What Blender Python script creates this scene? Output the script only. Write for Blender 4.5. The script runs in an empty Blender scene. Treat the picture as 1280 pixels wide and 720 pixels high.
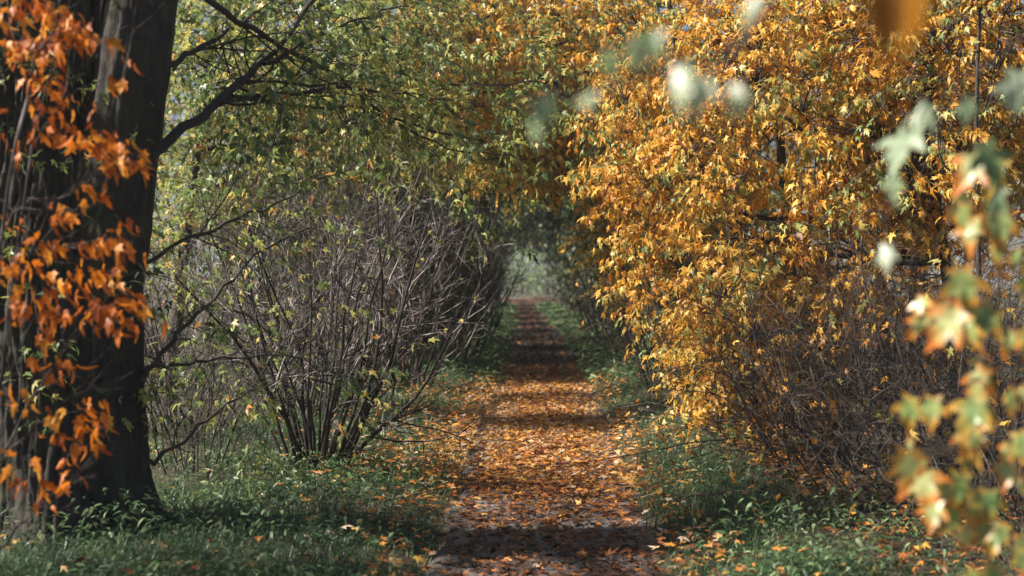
import bpy, math, random
import numpy as np
from mathutils import Matrix, Vector

R = np.random.RandomState(7)
random.seed(7)
SC = bpy.context.scene
C = SC.collection

# ------------------------------------------------------------------ camera, sky, sun, exposure
CAM_Z = 1.5
FPX = 1280 * 50.0 / 36.0          # focal length in pixels of a 1280 wide picture
HOR = 350.0                       # horizon row
cam_d = bpy.data.cameras.new('camera')
cam = bpy.data.objects.new('camera', cam_d)
C.objects.link(cam)
cam.location = (0, 0, CAM_Z)
cam.rotation_euler = (math.pi / 2 - math.atan((360 - HOR) / FPX), 0, 0)
cam_d.lens = 50
cam_d.sensor_width = 36
cam_d.clip_start = 0.05
cam_d.clip_end = 1500
cam_d.dof.use_dof = True
cam_d.dof.focus_distance = 10.6
cam_d.dof.aperture_fstop = 2.0
cam_d.dof.aperture_blades = 9
SC.camera = cam

SUN_AZ = math.radians(-95)       # compass angle of the sun seen from the camera: 0 = +Y, clockwise; behind, left
SUN_EL = math.radians(43)
sun_dir = np.array([math.sin(SUN_AZ) * math.cos(SUN_EL), math.cos(SUN_AZ) * math.cos(SUN_EL), math.sin(SUN_EL)])
w = bpy.data.worlds.new('World')
SC.world = w
w.use_nodes = True
nt = w.node_tree
bg = nt.nodes['Background']
sky = nt.nodes.new('ShaderNodeTexSky')
sky.sky_type = 'NISHITA'
sky.sun_disc = False
sky.sun_elevation = SUN_EL
sky.sun_rotation = SUN_AZ
sky.air_density = 1.0
sky.dust_density = 2.0
nt.links.new(sky.outputs[0], bg.inputs[0])
bg.inputs[1].default_value = 0.05
sl = bpy.data.lights.new('sun', 'SUN')
sl.energy = 5.0
sl.angle = math.radians(2.2)
sl.color = (1.0, 0.93, 0.82)
so = bpy.data.objects.new('sun', sl)
C.objects.link(so)
so.rotation_euler = Vector(sun_dir).to_track_quat('Z', 'Y').to_euler()
SC.view_settings.view_transform = 'Standard'
SC.view_settings.look = 'None'
SC.view_settings.gamma = 1.0
SC.view_settings.exposure = 1.17
SC.cycles.max_bounces = 6
SC.cycles.diffuse_bounces = 2
SC.cycles.transmission_bounces = 4
SC.cycles.transparent_max_bounces = 4


def P(px, py, d):
    """world point seen at picture position px, py (1280x720) at distance d along the view"""
    return np.array([(px - 640) / FPX * d, d, CAM_Z - (py - HOR) / FPX * d])


def nrm(v):
    return v / np.maximum(np.linalg.norm(v, axis=-1, keepdims=True), 1e-9)


_T = np.random.RandomState(3).rand(256, 256)


def vn(x, y):
    x = np.asarray(x, float); y = np.asarray(y, float)
    xi = np.floor(x).astype(int); yi = np.floor(y).astype(int)
    fx = x - xi; fy = y - yi
    fx = fx * fx * (3 - 2 * fx); fy = fy * fy * (3 - 2 * fy)
    a = _T[xi & 255, yi & 255]; b = _T[(xi + 1) & 255, yi & 255]
    c = _T[xi & 255, (yi + 1) & 255]; d = _T[(xi + 1) & 255, (yi + 1) & 255]
    return (a * (1 - fx) + b * fx) * (1 - fy) + (c * (1 - fx) + d * fx) * fy


def fbm(x, y, o=4):
    s = 0; a = .5
    for i in range(o):
        s = s + a * vn(x * 2 ** i + 17 * i, y * 2 ** i + 5 * i); a *= .5
    return s


# ------------------------------------------------------------------ mesh and object helpers
def mesh_np(name, verts, loops, sizes, mat, attrs=None, smooth=False):
    verts = np.asarray(verts, np.float32).reshape(-1, 3)
    loops = np.asarray(loops, np.int32).ravel()
    sizes = np.asarray(sizes, np.int32).ravel()
    me = bpy.data.meshes.new(name)
    me.vertices.add(len(verts)); me.vertices.foreach_set('co', verts.ravel())
    me.loops.add(len(loops)); me.loops.foreach_set('vertex_index', loops)
    me.polygons.add(len(sizes))
    st = np.zeros(len(sizes), np.int32); st[1:] = np.cumsum(sizes)[:-1]
    me.polygons.foreach_set('loop_start', st)
    me.polygons.foreach_set('loop_total', sizes)
    if smooth:
        me.polygons.foreach_set('use_smooth', np.ones(len(sizes), bool))
    for k, v in (attrs or {}).items():
        a = me.attributes.new(k, 'FLOAT', 'POINT')
        a.data.foreach_set('value', np.asarray(v, np.float32).ravel())
    me.materials.append(mat)
    me.update()
    return me


def link(name, me, parent=None, kind=None, loc=None):
    o = bpy.data.objects.new(name, me)
    C.objects.link(o)
    if parent is not None:
        o.parent = parent
        o.location = -np.array(parent.location) if loc is None else loc
    elif loc is not None:
        o.location = loc
    if kind:
        o['kind'] = kind
    return o


def tag(o, label, cat, group=None):
    o['label'] = label; o['category'] = cat
    if group:
        o['group'] = group
    return o


def thing(name, label, cat, loc, group=None):
    o = bpy.data.objects.new(name, None)
    o.empty_display_size = .2
    C.objects.link(o)
    o.location = [float(c) for c in loc]
    return tag(o, label, cat, group)


def tubes(pts, rad, sides=3, cap=True):
    """many tubes at once: pts (T,P,3), rad (T,P) -> verts, loops, sizes"""
    pts = np.asarray(pts, float); rad = np.asarray(rad, float)
    T, Pn, _ = pts.shape
    tan = np.gradient(pts, axis=1); tan = nrm(tan)
    ref = np.where(np.abs(tan[:, :1, 2:3]) > .9, np.array([1., 0, 0]), np.array([0, 0, 1.]))
    u = nrm(np.cross(tan, np.broadcast_to(ref, tan.shape))); v = np.cross(tan, u)
    a = np.arange(sides) * 2 * math.pi / sides
    ring = u[:, :, None, :] * np.cos(a)[:, None] + v[:, :, None, :] * np.sin(a)[:, None]
    V = pts[:, :, None, :] + ring * rad[:, :, None, None]
    idx = np.arange(T * Pn * sides).reshape(T, Pn, sides)
    A = idx[:, :-1]; B = idx[:, 1:]
    q = np.stack([A, np.roll(A, -1, 2), np.roll(B, -1, 2), B], -1).reshape(-1, 4)
    return V.reshape(-1, 3), q.ravel(), np.full(len(q), 4)


def tube_obj(name, pts, rad, mat, parent, sides=7, kind=None, rough=0.0):
    pts = np.asarray(pts, float)
    if pts.ndim == 2:
        pts = pts[None]; rad = np.asarray(rad, float)[None]
    v, l, s = tubes(pts, rad, sides)
    if rough:
        v = v + (R.rand(*v.shape) - .5) * rough
    return link(name, mesh_np(name, v, l, s, mat, smooth=True), parent, kind)


def curve(ctrl, n):
    """Catmull-Rom through control points"""
    c = np.asarray(ctrl, float)
    c = np.vstack([2 * c[0] - c[1], c, 2 * c[-1] - c[-2]])
    m = len(c) - 3
    t = np.linspace(0, m - 1e-6, n); i = t.astype(int); f = (t - i)[:, None]
    p0, p1, p2, p3 = c[i], c[i + 1], c[i + 2], c[i + 3]
    return .5 * (2 * p1 + (p2 - p0) * f + (2 * p0 - 5 * p1 + 4 * p2 - p3) * f ** 2 + (3 * p1 - p0 - 3 * p2 + p3) * f ** 3)


def grow(par, prad, n, length, spread, up, pn=5, tmin=.2, tmax=1.0, taper=.35, rs=.6, jit=.06, rmin=.0012):
    """n side shoots from random places on parent polylines"""
    T, Pn, _ = par.shape
    i = R.randint(0, T, n); t = R.uniform(tmin, tmax, n) * (Pn - 1.001)
    k = t.astype(int); f = (t - k)[:, None]
    base = par[i, k] * (1 - f) + par[i, k + 1] * f
    d0 = nrm(par[i, k + 1] - par[i, k])
    r0 = np.maximum((prad[i, k] * (1 - f[:, 0]) + prad[i, k + 1] * f[:, 0]) * rs, rmin)
    d = nrm(d0 + R.normal(0, spread, (n, 3)))
    L = R.uniform(*length, n)
    pts = [base]; seg = (L / (pn - 1))[:, None]
    for j in range(pn - 1):
        d = nrm(d + np.array([0, 0, up]) + R.normal(0, jit * 2.9, (n, 3)))
        pts.append(pts[-1] + d * seg)
    pts = np.stack(pts, 1)
    rad = r0[:, None] * np.linspace(1, taper, pn)[None]
    return pts, np.maximum(rad, rmin * .8)


# ------------------------------------------------------------------ materials
def new_mat(name):
    m = bpy.data.materials.new(name); m.use_nodes = True
    t = m.node_tree; b = t.nodes['Principled BSDF']
    return m, t, b


def ramp(t, stops, fac=None):
    n = t.nodes.new('ShaderNodeValToRGB'); e = n.color_ramp.elements
    while len(e) < len(stops):
        e.new(.5)
    for el, (p, c) in zip(e, stops):
        el.position = p; el.color = (*c, 1)
    if fac is not None:
        t.links.new(fac, n.inputs[0])
    return n


def noise(t, scale, detail=4, rough=.6, vec=None):
    n = t.nodes.new('ShaderNodeTexNoise')
    n.inputs['Scale'].default_value = scale; n.inputs['Detail'].default_value = detail; n.inputs['Roughness'].default_value = rough
    if vec is not None:
        t.links.new(vec, n.inputs['Vector'])
    return n


def leaf_mat(name, stops, edge=None, transl=.35, rough=.45, spec=.4, spots=(.16, .075, .025)):
    m, t, b = new_mat(name)
    a = t.nodes.new('ShaderNodeAttribute'); a.attribute_name = 'tone'
    col = ramp(t, stops, a.outputs['Fac']).outputs[0]
    geo = t.nodes.new('ShaderNodeNewGeometry')
    if edge:
        e = t.nodes.new('ShaderNodeAttribute'); e.attribute_name = 'edge'
        nz = noise(t, 45, 2, .6, geo.outputs['Position'])
        ad = t.nodes.new('ShaderNodeMath'); ad.operation = 'MULTIPLY_ADD'
        t.links.new(nz.outputs[0], ad.inputs[0]); ad.inputs[1].default_value = .7; 
        t.links.new(e.outputs['Fac'], ad.inputs[2])
        fr = ramp(t, [(.62, (0, 0, 0)), (1.15 if False else .98, (1, 1, 1))], ad.outputs[0])
        mx = t.nodes.new('ShaderNodeMix'); mx.data_type = 'RGBA'
        t.links.new(fr.outputs[0], mx.inputs[0]); t.links.new(col, mx.inputs[6])
        er = ramp(t, edge, a.outputs['Fac']); t.links.new(er.outputs[0], mx.inputs[7])
        col = mx.outputs[2]
    nz2 = noise(t, 60, 3, .6, geo.outputs['Position'])
    mr = t.nodes.new('ShaderNodeMapRange'); mr.inputs[1].default_value = .3; mr.inputs[2].default_value = .7
    mr.inputs[3].default_value = .72; mr.inputs[4].default_value = 1.22
    t.links.new(nz2.outputs[0], mr.inputs[0])
    mul = t.nodes.new('ShaderNodeVectorMath'); mul.operation = 'SCALE'
    t.links.new(col, mul.inputs[0]); t.links.new(mr.outputs[0], mul.inputs['Scale'])
    col = mul.outputs[0]
    sp = ramp(t, [(.60, (0, 0, 0)), (.70, (.8, .8, .8))], noise(t, 38, 3, .7, geo.outputs['Position']).outputs[0])
    ms_ = t.nodes.new('ShaderNodeMix'); ms_.data_type = 'RGBA'
    t.links.new(sp.outputs[0], ms_.inputs[0]); t.links.new(col, ms_.inputs[6]); ms_.inputs[7].default_value = (*spots, 1)
    col = ms_.outputs[2]
    t.links.new(col, b.inputs['Base Color'])
    b.inputs['Roughness'].default_value = rough
    b.inputs['Specular IOR Level'].default_value = spec
    tr = t.nodes.new('ShaderNodeBsdfTranslucent'); t.links.new(col, tr.inputs[0])
    ms = t.nodes.new('ShaderNodeMixShader'); ms.inputs[0].default_value = transl
    t.links.new(b.outputs[0], ms.inputs[1]); t.links.new(tr.outputs[0], ms.inputs[2])
    t.links.new(ms.outputs[0], t.nodes['Material Output'].inputs[0])
    return m


def bark_mat(name, c0, c1, scale=30, stretch=.15, bump=.6, moss=None, lo=.3, hi=.68):
    m, t, b = new_mat(name)
    g = t.nodes.new('ShaderNodeNewGeometry')
    mp = t.nodes.new('ShaderNodeMapping'); mp.inputs['Scale'].default_value = (1, 1, stretch)
    t.links.new(g.outputs['Position'], mp.inputs[0])
    n = noise(t, scale, 6, .65, mp.outputs[0])
    col = ramp(t, [(lo, c0), (hi, c1)], n.outputs[0]).outputs[0]
    if moss:
        n2 = noise(t, 4, 4, .6, g.outputs['Position'])
        f = ramp(t, [(.5, (0, 0, 0)), (.66, (.8, .8, .8))], n2.outputs[0])
        mx = t.nodes.new('ShaderNodeMix'); mx.data_type = 'RGBA'
        t.links.new(f.outputs[0], mx.inputs[0]); t.links.new(col, mx.inputs[6]); mx.inputs[7].default_value = (*moss, 1)
        col = mx.outputs[2]
    t.links.new(col, b.inputs['Base Color'])
    b.inputs['Roughness'].default_value = .85
    bp = t.nodes.new('ShaderNodeBump'); bp.inputs['Strength'].default_value = bump; bp.inputs['Distance'].default_value = .01
    t.links.new(n.outputs[0], bp.inputs['Height']); t.links.new(bp.outputs[0], b.inputs['Normal'])
    return m


M_BARK = bark_mat('furrowed_bark', (.010, .008, .007), (.046, .036, .028), 34, .3, 1.0, (.04, .045, .02))
M_BRANCH = bark_mat('dark_branch_bark', (.018, .013, .011), (.065, .052, .042), 40, .4)
M_TWIG = bark_mat('brown_twig_bark', (.013, .009, .007), (.20, .15, .13), 8, .4, .3, None, .46, .68)
M_GREYTWIG = bark_mat('lit_and_shaded_twig_bark', (.022, .016, .014), (.56, .48, .47), 6, .5, .3, None, .48, .66)  # lit twigs and shadowed gaps put into colour, likewise in brown twigs and stems
M_STEM = bark_mat('brown_stem_bark', (.013, .009, .007), (.19, .145, .125), 8, .3, .4, None, .46, .68)

ORANGE = leaf_mat('golden_orange_leaf', [(0, (.16, .065, .018)), (.15, (.46, .17, .02)), (.38, (.70, .33, .04)), (.68, (.80, .48, .085)),
                                        (.86, (.56, .46, .13)), (1, (.19, .25, .08))], transl=.36, rough=.4, spec=.3)
YELLOWGREEN = leaf_mat('yellow_green_leaf', [(0, (.05, .085, .035)), (.3, (.13, .20, .065)), (.55, (.32, .37, .10)), (.78, (.54, .50, .14)), (.93, (.64, .48, .14)), (1, (.58, .26, .06))], transl=.42, rough=.4, spec=.4)
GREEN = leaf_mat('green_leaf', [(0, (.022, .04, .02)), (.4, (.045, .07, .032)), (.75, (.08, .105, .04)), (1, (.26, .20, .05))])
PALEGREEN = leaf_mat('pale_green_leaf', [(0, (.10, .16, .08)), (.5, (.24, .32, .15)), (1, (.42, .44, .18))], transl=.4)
RUST = leaf_mat('rust_orange_leaf', [(0, (.26, .05, .01)), (.3, (.54, .13, .012)), (.65, (.72, .22, .016)), (1, (.74, .34, .04))], transl=.42, spec=.3)
SPRIG = leaf_mat('turning_maple_leaf', [(0, (.12, .22, .07)), (.5, (.27, .36, .12)), (1, (.46, .46, .19))],
                 edge=[(0, (.52, .34, .06)), (.5, (.62, .28, .03)), (1, (.62, .17, .02))], transl=.35, rough=.35, spec=.6)
PALE = leaf_mat('gloss_whitened_leaf', [(0, (.13, .21, .09)), (.5, (.28, .36, .22)), (1, (.44, .50, .38))], transl=.3, rough=.35, spec=.6)  # whitish gloss on the leaves is put into their colour
FALLEN = leaf_mat('fallen_leaf', [(0, (.035, .022, .015)), (.3, (.11, .055, .03)), (.5, (.30, .095, .025)), (.68, (.50, .19, .035)), (.85, (.60, .34, .06)), (1, (.50, .38, .27))],
                  transl=.12, rough=.5)
HERB = leaf_mat('herb_leaf', [(0, (.03, .07, .032)), (.5, (.11, .19, .075)), (1, (.36, .42, .20))], transl=.3, rough=.5)
GRASS = leaf_mat('grass_blade', [(0, (.03, .065, .028)), (.6, (.075, .15, .065)), (1, (.30, .33, .18))], transl=.3)

# ------------------------------------------------------------------ leaf shapes (x along the leaf, y across, z up)
def star(half, center):
    """outline from half profile (base ... tip), fanned from a centre vertex"""
    h = np.array(half, float)
    up = h; lo = h[1:-1][::-1] * np.array([1, -1])
    out = np.vstack([up, lo]); n = len(out)
    v = np.vstack([[center, 0], out])
    tri = np.array([[0, 1 + i, 1 + (i + 1) % n] for i in range(n)])
    r = np.hypot(out[:, 0] - center, out[:, 1]); e = np.concatenate([[0], np.clip(r / r.max() * 1.05, 0, 1)])
    return v, tri, e


HI = star([(0, 0), (-.06, .27), (.15, .17), (.26, .36), (.52, .50), (.42, .17), (.66, .21), (.74, .09), (1, 0)], .30)
MID = star([(0, 0), (-.04, .28), (.16, .19), (.50, .50), (.44, .16), (.72, .13), (1, 0)], .30)
LOW = star([(0, 0), (.30, .52), (.44, .2), (1, 0)], .30)
OVAL = star([(0, 0), (.22, .22), (.6, .2), (1, 0)], .4)
SMALL = star([(0, 0), (.25, .2), (.62, .17), (1, 0)], .4)
LONG = star([(0, 0), (.02, .2), (.2, .2), (.38, .42), (.46, .17), (.7, .17), (1, 0)], .32)


def leaf_verts(shape, bend, fold, curl, asp):
    v, tri, e = shape
    z = np.abs(v[:, 1])[None] * fold[:, None] - ((v[:, 0] - .15) ** 2)[None] * bend[:, None] - (v[:, 1] ** 2)[None] * (bend * .9 + np.maximum(fold, 0) * 1.2)[:, None] + (v[:, 1] * v[:, 0])[None] * curl[:, None]
    v2 = np.repeat(v[None], len(bend), 0)
    v2[..., 1] *= asp[:, None]
    v2[..., 0] += curl[:, None] * .25 * np.abs(v[:, 1])[None]
    return np.concatenate([v2, z[..., None]], -1), tri, e


def frames(d, n):
    d = nrm(d); s = nrm(np.cross(n, d)); n2 = np.cross(d, s)
    return np.stack([d, s, n2], 1)            # rows are axes (N,3,3)


def leaf_meshes(name, sets, mat):
    VV, LL, tone, edge, nt_, off = [], [], [], [], 0, 0
    for shape, L in sets:
        lv, tri, e = leaf_verts(shape, L['bend'], L['fold'], L['curl'], L['asp'])
        F = frames(L['dir'], L['nor'])
        V = np.einsum('nvi,nij->nvj', lv * L['size'][:, None, None], F) + L['pos'][:, None, :]
        N, k = V.shape[:2]
        LL.append((tri.ravel()[None] + (np.arange(N) * k)[:, None]).ravel() + off)
        VV.append(V.reshape(-1, 3)); off += N * k; nt_ += N * len(tri)
        tone.append(np.repeat(L['tone'], k)); edge.append(np.tile(e, N))
    return mesh_np(name, np.vstack(VV), np.concatenate(LL), np.full(nt_, 3), mat, {'tone': np.concatenate(tone), 'edge': np.concatenate(edge)})


def leaf_mesh(name, shape, L, mat):
    return leaf_meshes(name, [(shape, L)], mat)


def mk(pos, d, n, size, tone, bend=(.1, 1.0), fold=(-.2, .75)):
    N = len(pos)
    return dict(pos=pos, dir=d, nor=n, size=size, tone=np.clip(tone, 0, 1), bend=R.uniform(*bend, N), fold=R.uniform(*fold, N), curl=R.uniform(-.4, .4, N), asp=R.uniform(.5, 1.0, N))


def sub(L, m):
    return {k: v[m] for k, v in L.items()}


def cat(Ls):
    return {k: np.concatenate([l[k] for l in Ls]) for k in Ls[0]}


_lib = {}


def leaf_lib(mat, shape, key):
    """shared meshes for single leaves: six tones by two curls"""
    if key not in _lib:
        ms = []
        for i in range(6):
            for j in range(3):
                L = dict(pos=np.zeros((1, 3)), dir=np.array([[1., 0, 0]]), nor=np.array([[0, 0, 1.]]), size=np.ones(1), tone=np.array([(i + .5) / 6]),
                         bend=np.array([(.2, .5, .85)[j]]), fold=np.array([(.55, -.1, .3)[j]]), curl=np.array([(-.3, .4, 0)[j]]), asp=np.array([(.95, .75, .55)[j]]))
                ms.append(leaf_mesh('leaf', shape, L, mat))
        _lib[key] = ms
    return _lib[key]


def single_leaves(L, mat, shape, key, parent, name='leaf'):
    lib = leaf_lib(mat, shape, key)
    F = frames(L['dir'], L['nor'])
    off = np.array(parent.location) if parent is not None else np.zeros(3)
    out = []
    for i in range(len(L['pos'])):
        me = lib[min(5, int(L['tone'][i] * 6)) * 3 + R.randint(3)]
        o = bpy.data.objects.new(name, me)
        C.objects.link(o)
        if parent is not None:
            o.parent = parent
        s = L['size'][i]
        M = Matrix.Identity(4)
        for a in range(3):
            for b in range(3):
                M[b][a] = F[i, a, b] * s
        for b in range(3):
            M[b][3] = L['pos'][i, b] - off[b]
        o.matrix_local = M
        out.append(o)
    return out


# ------------------------------------------------------------------ deferred foliage: which leaves show largest is settled once all are placed
PENDING = []       # dict(root, L, mat, shape, key, singles)


def foliage(root, L, mat, shape, key, singles=300):
    PENDING.append(dict(root=root, L=L, mat=mat, shape=shape, key=key, singles=singles))


def project(p):
    d = np.maximum(p[:, 1], .1)
    return 640 + p[:, 0] / d * FPX, HOR - (p[:, 2] - CAM_Z) / d * FPX, d


def finish_foliage():
    G = 4
    zb = np.full((720 // G + 1, 1280 // G + 1), 1e9)
    pr = []
    for f in PENDING:
        c = f['L']['pos'] + nrm(f['L']['dir']) * (f['L']['size'] * .4)[:, None]
        x, y, d = project(c)
        ok = (x > 4) & (x < 1276) & (y > 4) & (y < 716)
        xi = np.clip((x / G).astype(int), 0, zb.shape[1] - 1); yi = np.clip((y / G).astype(int), 0, zb.shape[0] - 1)
        np.minimum.at(zb, (yi[ok], xi[ok]), d[ok])
        pr.append((xi, yi, d, ok))
    byroot = {}
    for f, (xi, yi, d, ok) in zip(PENDING, pr):
        vis = ok & (d <= zb[yi, xi] + .03)
        face = np.abs(nrm(f['L']['nor'])[:, 1]) * .6 + .4
        px = f['L']['size'] / d * FPX * face
        score = np.where(vis, px, 0)
        n = f['singles']
        pick = np.argsort(-score)[:n]
        pick = pick[score[pick] > 8]
        m = np.zeros(len(d), bool); m[pick] = True
        if m.any():
            single_leaves(sub(f['L'], m), f['mat'], f['shape'], f['key'], f['root'])
        # leaves in plain view keep all their lobes, those deep in the crown are simpler; one mesh
        near = ~m & ok & (d <= zb[yi, xi] + .35)
        parts = [p for p in ((MID if f['shape'] is HI else f['shape'], near), (LOW if f['shape'] is HI or f['shape'] is MID else f['shape'], ~m & ~near)) if p[1].any()]
        if parts:
            link('foliage', leaf_meshes('foliage', [(sh, sub(f['L'], q)) for sh, q in parts], f['mat']), f['root'], 'stuff')


def spray_leaves(base, d, length, per, size, tone_c, tone_s, droop=.5, flat=.8, toward=None, down=.6):
    """leafy twigs: base (S,3), d (S,3) -> twig polylines and leaves in opposite pairs along them"""
    S = len(base); pn = 5
    L = R.uniform(*length, S)
    pts = [base]; dd = nrm(d)
    for j in range(pn - 1):
        dd = nrm(dd + R.normal(0, .12, (S, 3)) + np.array([0, 0, -.10 * droop]))
        pts.append(pts[-1] + dd * (L / (pn - 1))[:, None])
    pts = np.stack(pts, 1)
    t = np.tile(np.linspace(.15, 1, per), (S, 1)) + R.uniform(-.05, .05, (S, per)); t = np.clip(t, 0, .999) * (pn - 1)
    k = t.astype(int); f = (t - k)[..., None]
    ii = np.arange(S)[:, None]
    p = pts[ii, k] * (1 - f) + pts[ii, k + 1] * f
    tw = nrm(pts[ii, k + 1] - pts[ii, k])
    side = nrm(np.cross(tw, np.array([0, 0, 1.])))
    sg = np.where(np.arange(per) % 2 == 0, 1., -1.)[None, :, None]
    ld = nrm(tw * .5 + side * sg * R.uniform(.4, 1.1, (S, per, 1)) + np.array([0, 0, -down]) * R.uniform(.2, 1.6, (S, per, 1)) + R.normal(0, .3, (S, per, 3)))
    pet = R.uniform(.015, .06, (S, per, 1))
    p = p + (side * sg * .7 + ld * .6) * pet
    up = np.array([0, 0, flat]) + (0 if toward is None else np.asarray(toward) * .75)
    nn = nrm(up + R.normal(0, .75, (S, per, 3)))
    sz = R.uniform(size[0], size[1], (S, per))
    tone = (tone_c + R.normal(0, tone_s * .7, (S, 1)) + R.normal(0, tone_s * .7, (S, per)))
    rs = lambda a: a.reshape(S * per, 3)
    return pts, mk(rs(p), rs(ld), rs(nn), sz.ravel(), tone.ravel())


def tree(name, label, catg, base, trunk, tr, crowns, mat, shape, key, group=None, size=(.040, .078), per=9, tone=(.5, .2), bark=None, twigm=None,
         singles=300, length=(.3, .55), sides=9, secondary=5, down=.6, spray_d=None, layered=False, coarse=False):
    """trunk: control points above the base; crowns: (centre, radii, sprays[, tone shift])"""
    bark = bark or M_BRANCH; twigm = twigm or M_TWIG
    root = thing(name, label, catg, base, group)
    tp = curve(np.vstack([[base + np.array([0, 0, -.15])], [base + np.array([0, 0, .15])], trunk]), 16)
    rr = np.interp(np.linspace(0, 1, 16), [0, .08, .2, 1], [tr * 1.7, tr * 1.25, tr, tr * .35])
    tube_obj('trunk', tp, rr, bark, root, sides, rough=tr * .12)
    skel = [tp[4:]]; L = []; tw = []; br = []
    for c in crowns:
        cen, rad, ns = np.asarray(c[0], float), np.asarray(c[1], float), c[2]
        ts = c[3] if len(c) > 3 else 0
        # limb from the trunk up to the crown mass
        j = np.argmin(np.linalg.norm(tp - (cen - np.array([0, 0, .35 * np.linalg.norm(cen - tp[8])])), axis=1) + np.where(np.arange(16) < 3, 9, 0))
        a = tp[j]; mid = (a + cen) / 2 + np.array([0, 0, -.08]) * np.linalg.norm(cen - a) + R.normal(0, .06, 3)
        lp = curve([a, mid, cen], 10)
        lr = np.linspace(min(rr[j] * .75, tr * .5), tr * .16, 10)
        tube_obj('limb', lp, lr, bark, root, 6, rough=tr * .05)
        skel.append(lp)
        se = []
        for q in range(secondary):
            dv = nrm(R.normal(0, 1, 3)); e = cen + dv * rad * R.uniform(.6, 1.0)
            st = lp[R.randint(4, 10)]
            sp = curve([st, (st + e) / 2 + R.normal(0, .07, 3), e], 7)
            se.append(sp); skel.append(sp)
        br.append((np.stack(se), np.tile(np.linspace(tr * .16, .0035, 7), (secondary, 1))))
        dv = nrm(R.normal(0, 1, (ns, 3))); u = R.rand(ns, 1) ** .38
        p = cen + dv * rad * u
        p[:, 2] = np.maximum(p[:, 2], .25)
        if layered:
            kp = fbm(p[:, 0] * 1.0 + p[:, 2] * .5 + 7, p[:, 2] * 2.3 - p[:, 0] * .6 + p[:, 1] * .5, 3) > .31
            p = p[kp]; dv = dv[kp]; ns = len(p)
        d = nrm(dv * .7 + R.normal(0, .5, (ns, 3)) + np.array([0, 0, -.15]) + (0 if spray_d is None else np.asarray(spray_d)))
        pts, l = spray_leaves(p, d, length, per, size, tone[0] + ts, tone[1], toward=sun_dir * np.array([1, 1, .3]), down=down)
        tw.append(pts); L.append(l)
    sk = np.vstack(skel)
    tw = np.concatenate(tw); S = len(tw)
    # connect every leafy twig to the nearest wood
    st = tw[:, 0]
    idx = np.array([np.argmin(((sk - q) ** 2).sum(1)) for q in st])
    a = sk[idx]; t = np.linspace(0, 1, 5)[None, :, None]
    bow = R.normal(0, .05, (S, 1, 3)) + np.array([0, 0, .05])
    con = a[:, None] * (1 - t) + st[:, None] * t + bow * (t * (1 - t) * 4)
    if coarse:
        con = con[:, ::2]; tw = tw[::3, ::4]
        con[:, -1] = st
    vs, ls, ss = [], [], []; off = 0
    for pts, rad, sd in [(b[0], b[1], 4) for b in br] + [(con, np.tile(np.linspace(.006, .003, con.shape[1]), (len(con), 1)), 3), (tw, np.tile(np.linspace(.003, .0014, tw.shape[1]), (len(tw), 1)), 3)]:
        v, l, s = tubes(pts, rad, sd); vs.append(v); ls.append(l + off); ss.append(s); off += len(v)
    link('twigs', mesh_np('twigs', np.vstack(vs), np.concatenate(ls), np.concatenate(ss), twigm, smooth=True), root, 'stuff')
    foliage(root, cat(L), mat, shape, key, singles)
    return root


def shrub(name, label, base, n, height, lean, spread, mat, group=None, r0=.014, twn=(400, 900), catg='shrub', tw_len=((.35, .9), (.12, .4)), foot=.18, stemmat=None, leafn=0, leafmat=None, leafkey=None, leaftone=.5, arch=.04, tup=.08, lowest=.25):
    """many-stemmed bare shrub: each stem a part, the fine twigs one mass"""
    root = thing(name, label, catg, base, group)
    a = R.rand(n) * 2 * math.pi
    rr = R.rand(n) ** .6
    b = base + np.stack([np.cos(a) * rr * foot, np.sin(a) * rr * foot, np.full(n, -.05)], 1)
    d = nrm(np.stack([np.cos(a) * rr * spread + lean[0], np.sin(a) * rr * spread + lean[1], np.ones(n)], 1) + R.normal(0, .12, (n, 3)))
    H = height * R.uniform(.65, 1.05, n)
    pn = 8; pts = [b]
    for j in range(pn - 1):
        d = nrm(d + R.normal(0, .11 + abs(arch - .04) * .5, (n, 3)) + np.array([0, 0, arch]))
        pts.append(pts[-1] + d * (H / (pn - 1))[:, None])
    pts = np.stack(pts, 1)
    rad = (R.uniform(.6, 1.25, n) * r0)[:, None] * np.linspace(1, .3, pn)[None]
    stemmat = stemmat or mat
    for i in range(n):
        v, l, s = tubes(pts[i:i + 1], rad[i:i + 1], 6)
        link('stem', mesh_np('stem', v, l, s, stemmat, smooth=True), root)
    p1, q1 = grow(pts, rad, twn[0], tw_len[0], .55, tup, 5, lowest, 1, rs=.6, jit=.1)
    p2, q2 = grow(p1, q1, twn[1], tw_len[1], .6, tup * .7, 4, .15, 1, rs=.7, jit=.12)
    vs, ls, ss = [], [], []; off = 0
    for p, q in ((p1, q1), (p2, q2)):
        v, l, s = tubes(p, q, 3); vs.append(v); ls.append(l + off); ss.append(s); off += len(v)
    link('twigs', mesh_np('twigs', np.vstack(vs), np.concatenate(ls), np.concatenate(ss), mat, smooth=True), root, 'stuff')
    if leafn:
        i = R.randint(0, len(p2), leafn); k = R.randint(1, 4, leafn)
        pos = p2[i, k]
        foliage(root, mk(pos, nrm(R.normal(0, .7, (leafn, 3)) + np.array([0, 0, -.5])), nrm(R.normal(0, .6, (leafn, 3)) + np.array([0, 0, .6]) + sun_dir * .6), R.uniform(.04, .085, leafn),
                         leaftone + R.normal(0, .2, leafn)), leafmat or YELLOWGREEN, MID, leafkey or 'yg_mid', 150)
    return root


# ------------------------------------------------------------------ ground and path
def pcx(y):
    return np.interp(y, [0, 7, 15, 30, 45, 62, 80, 100, 140], [.14, .18, .34, .62, .68, .74, .78, .7, -1])


def phw(y):
    return np.interp(y, [0, 7, 14, 30, 60], [.54, .57, .64, .72, .62])


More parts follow.
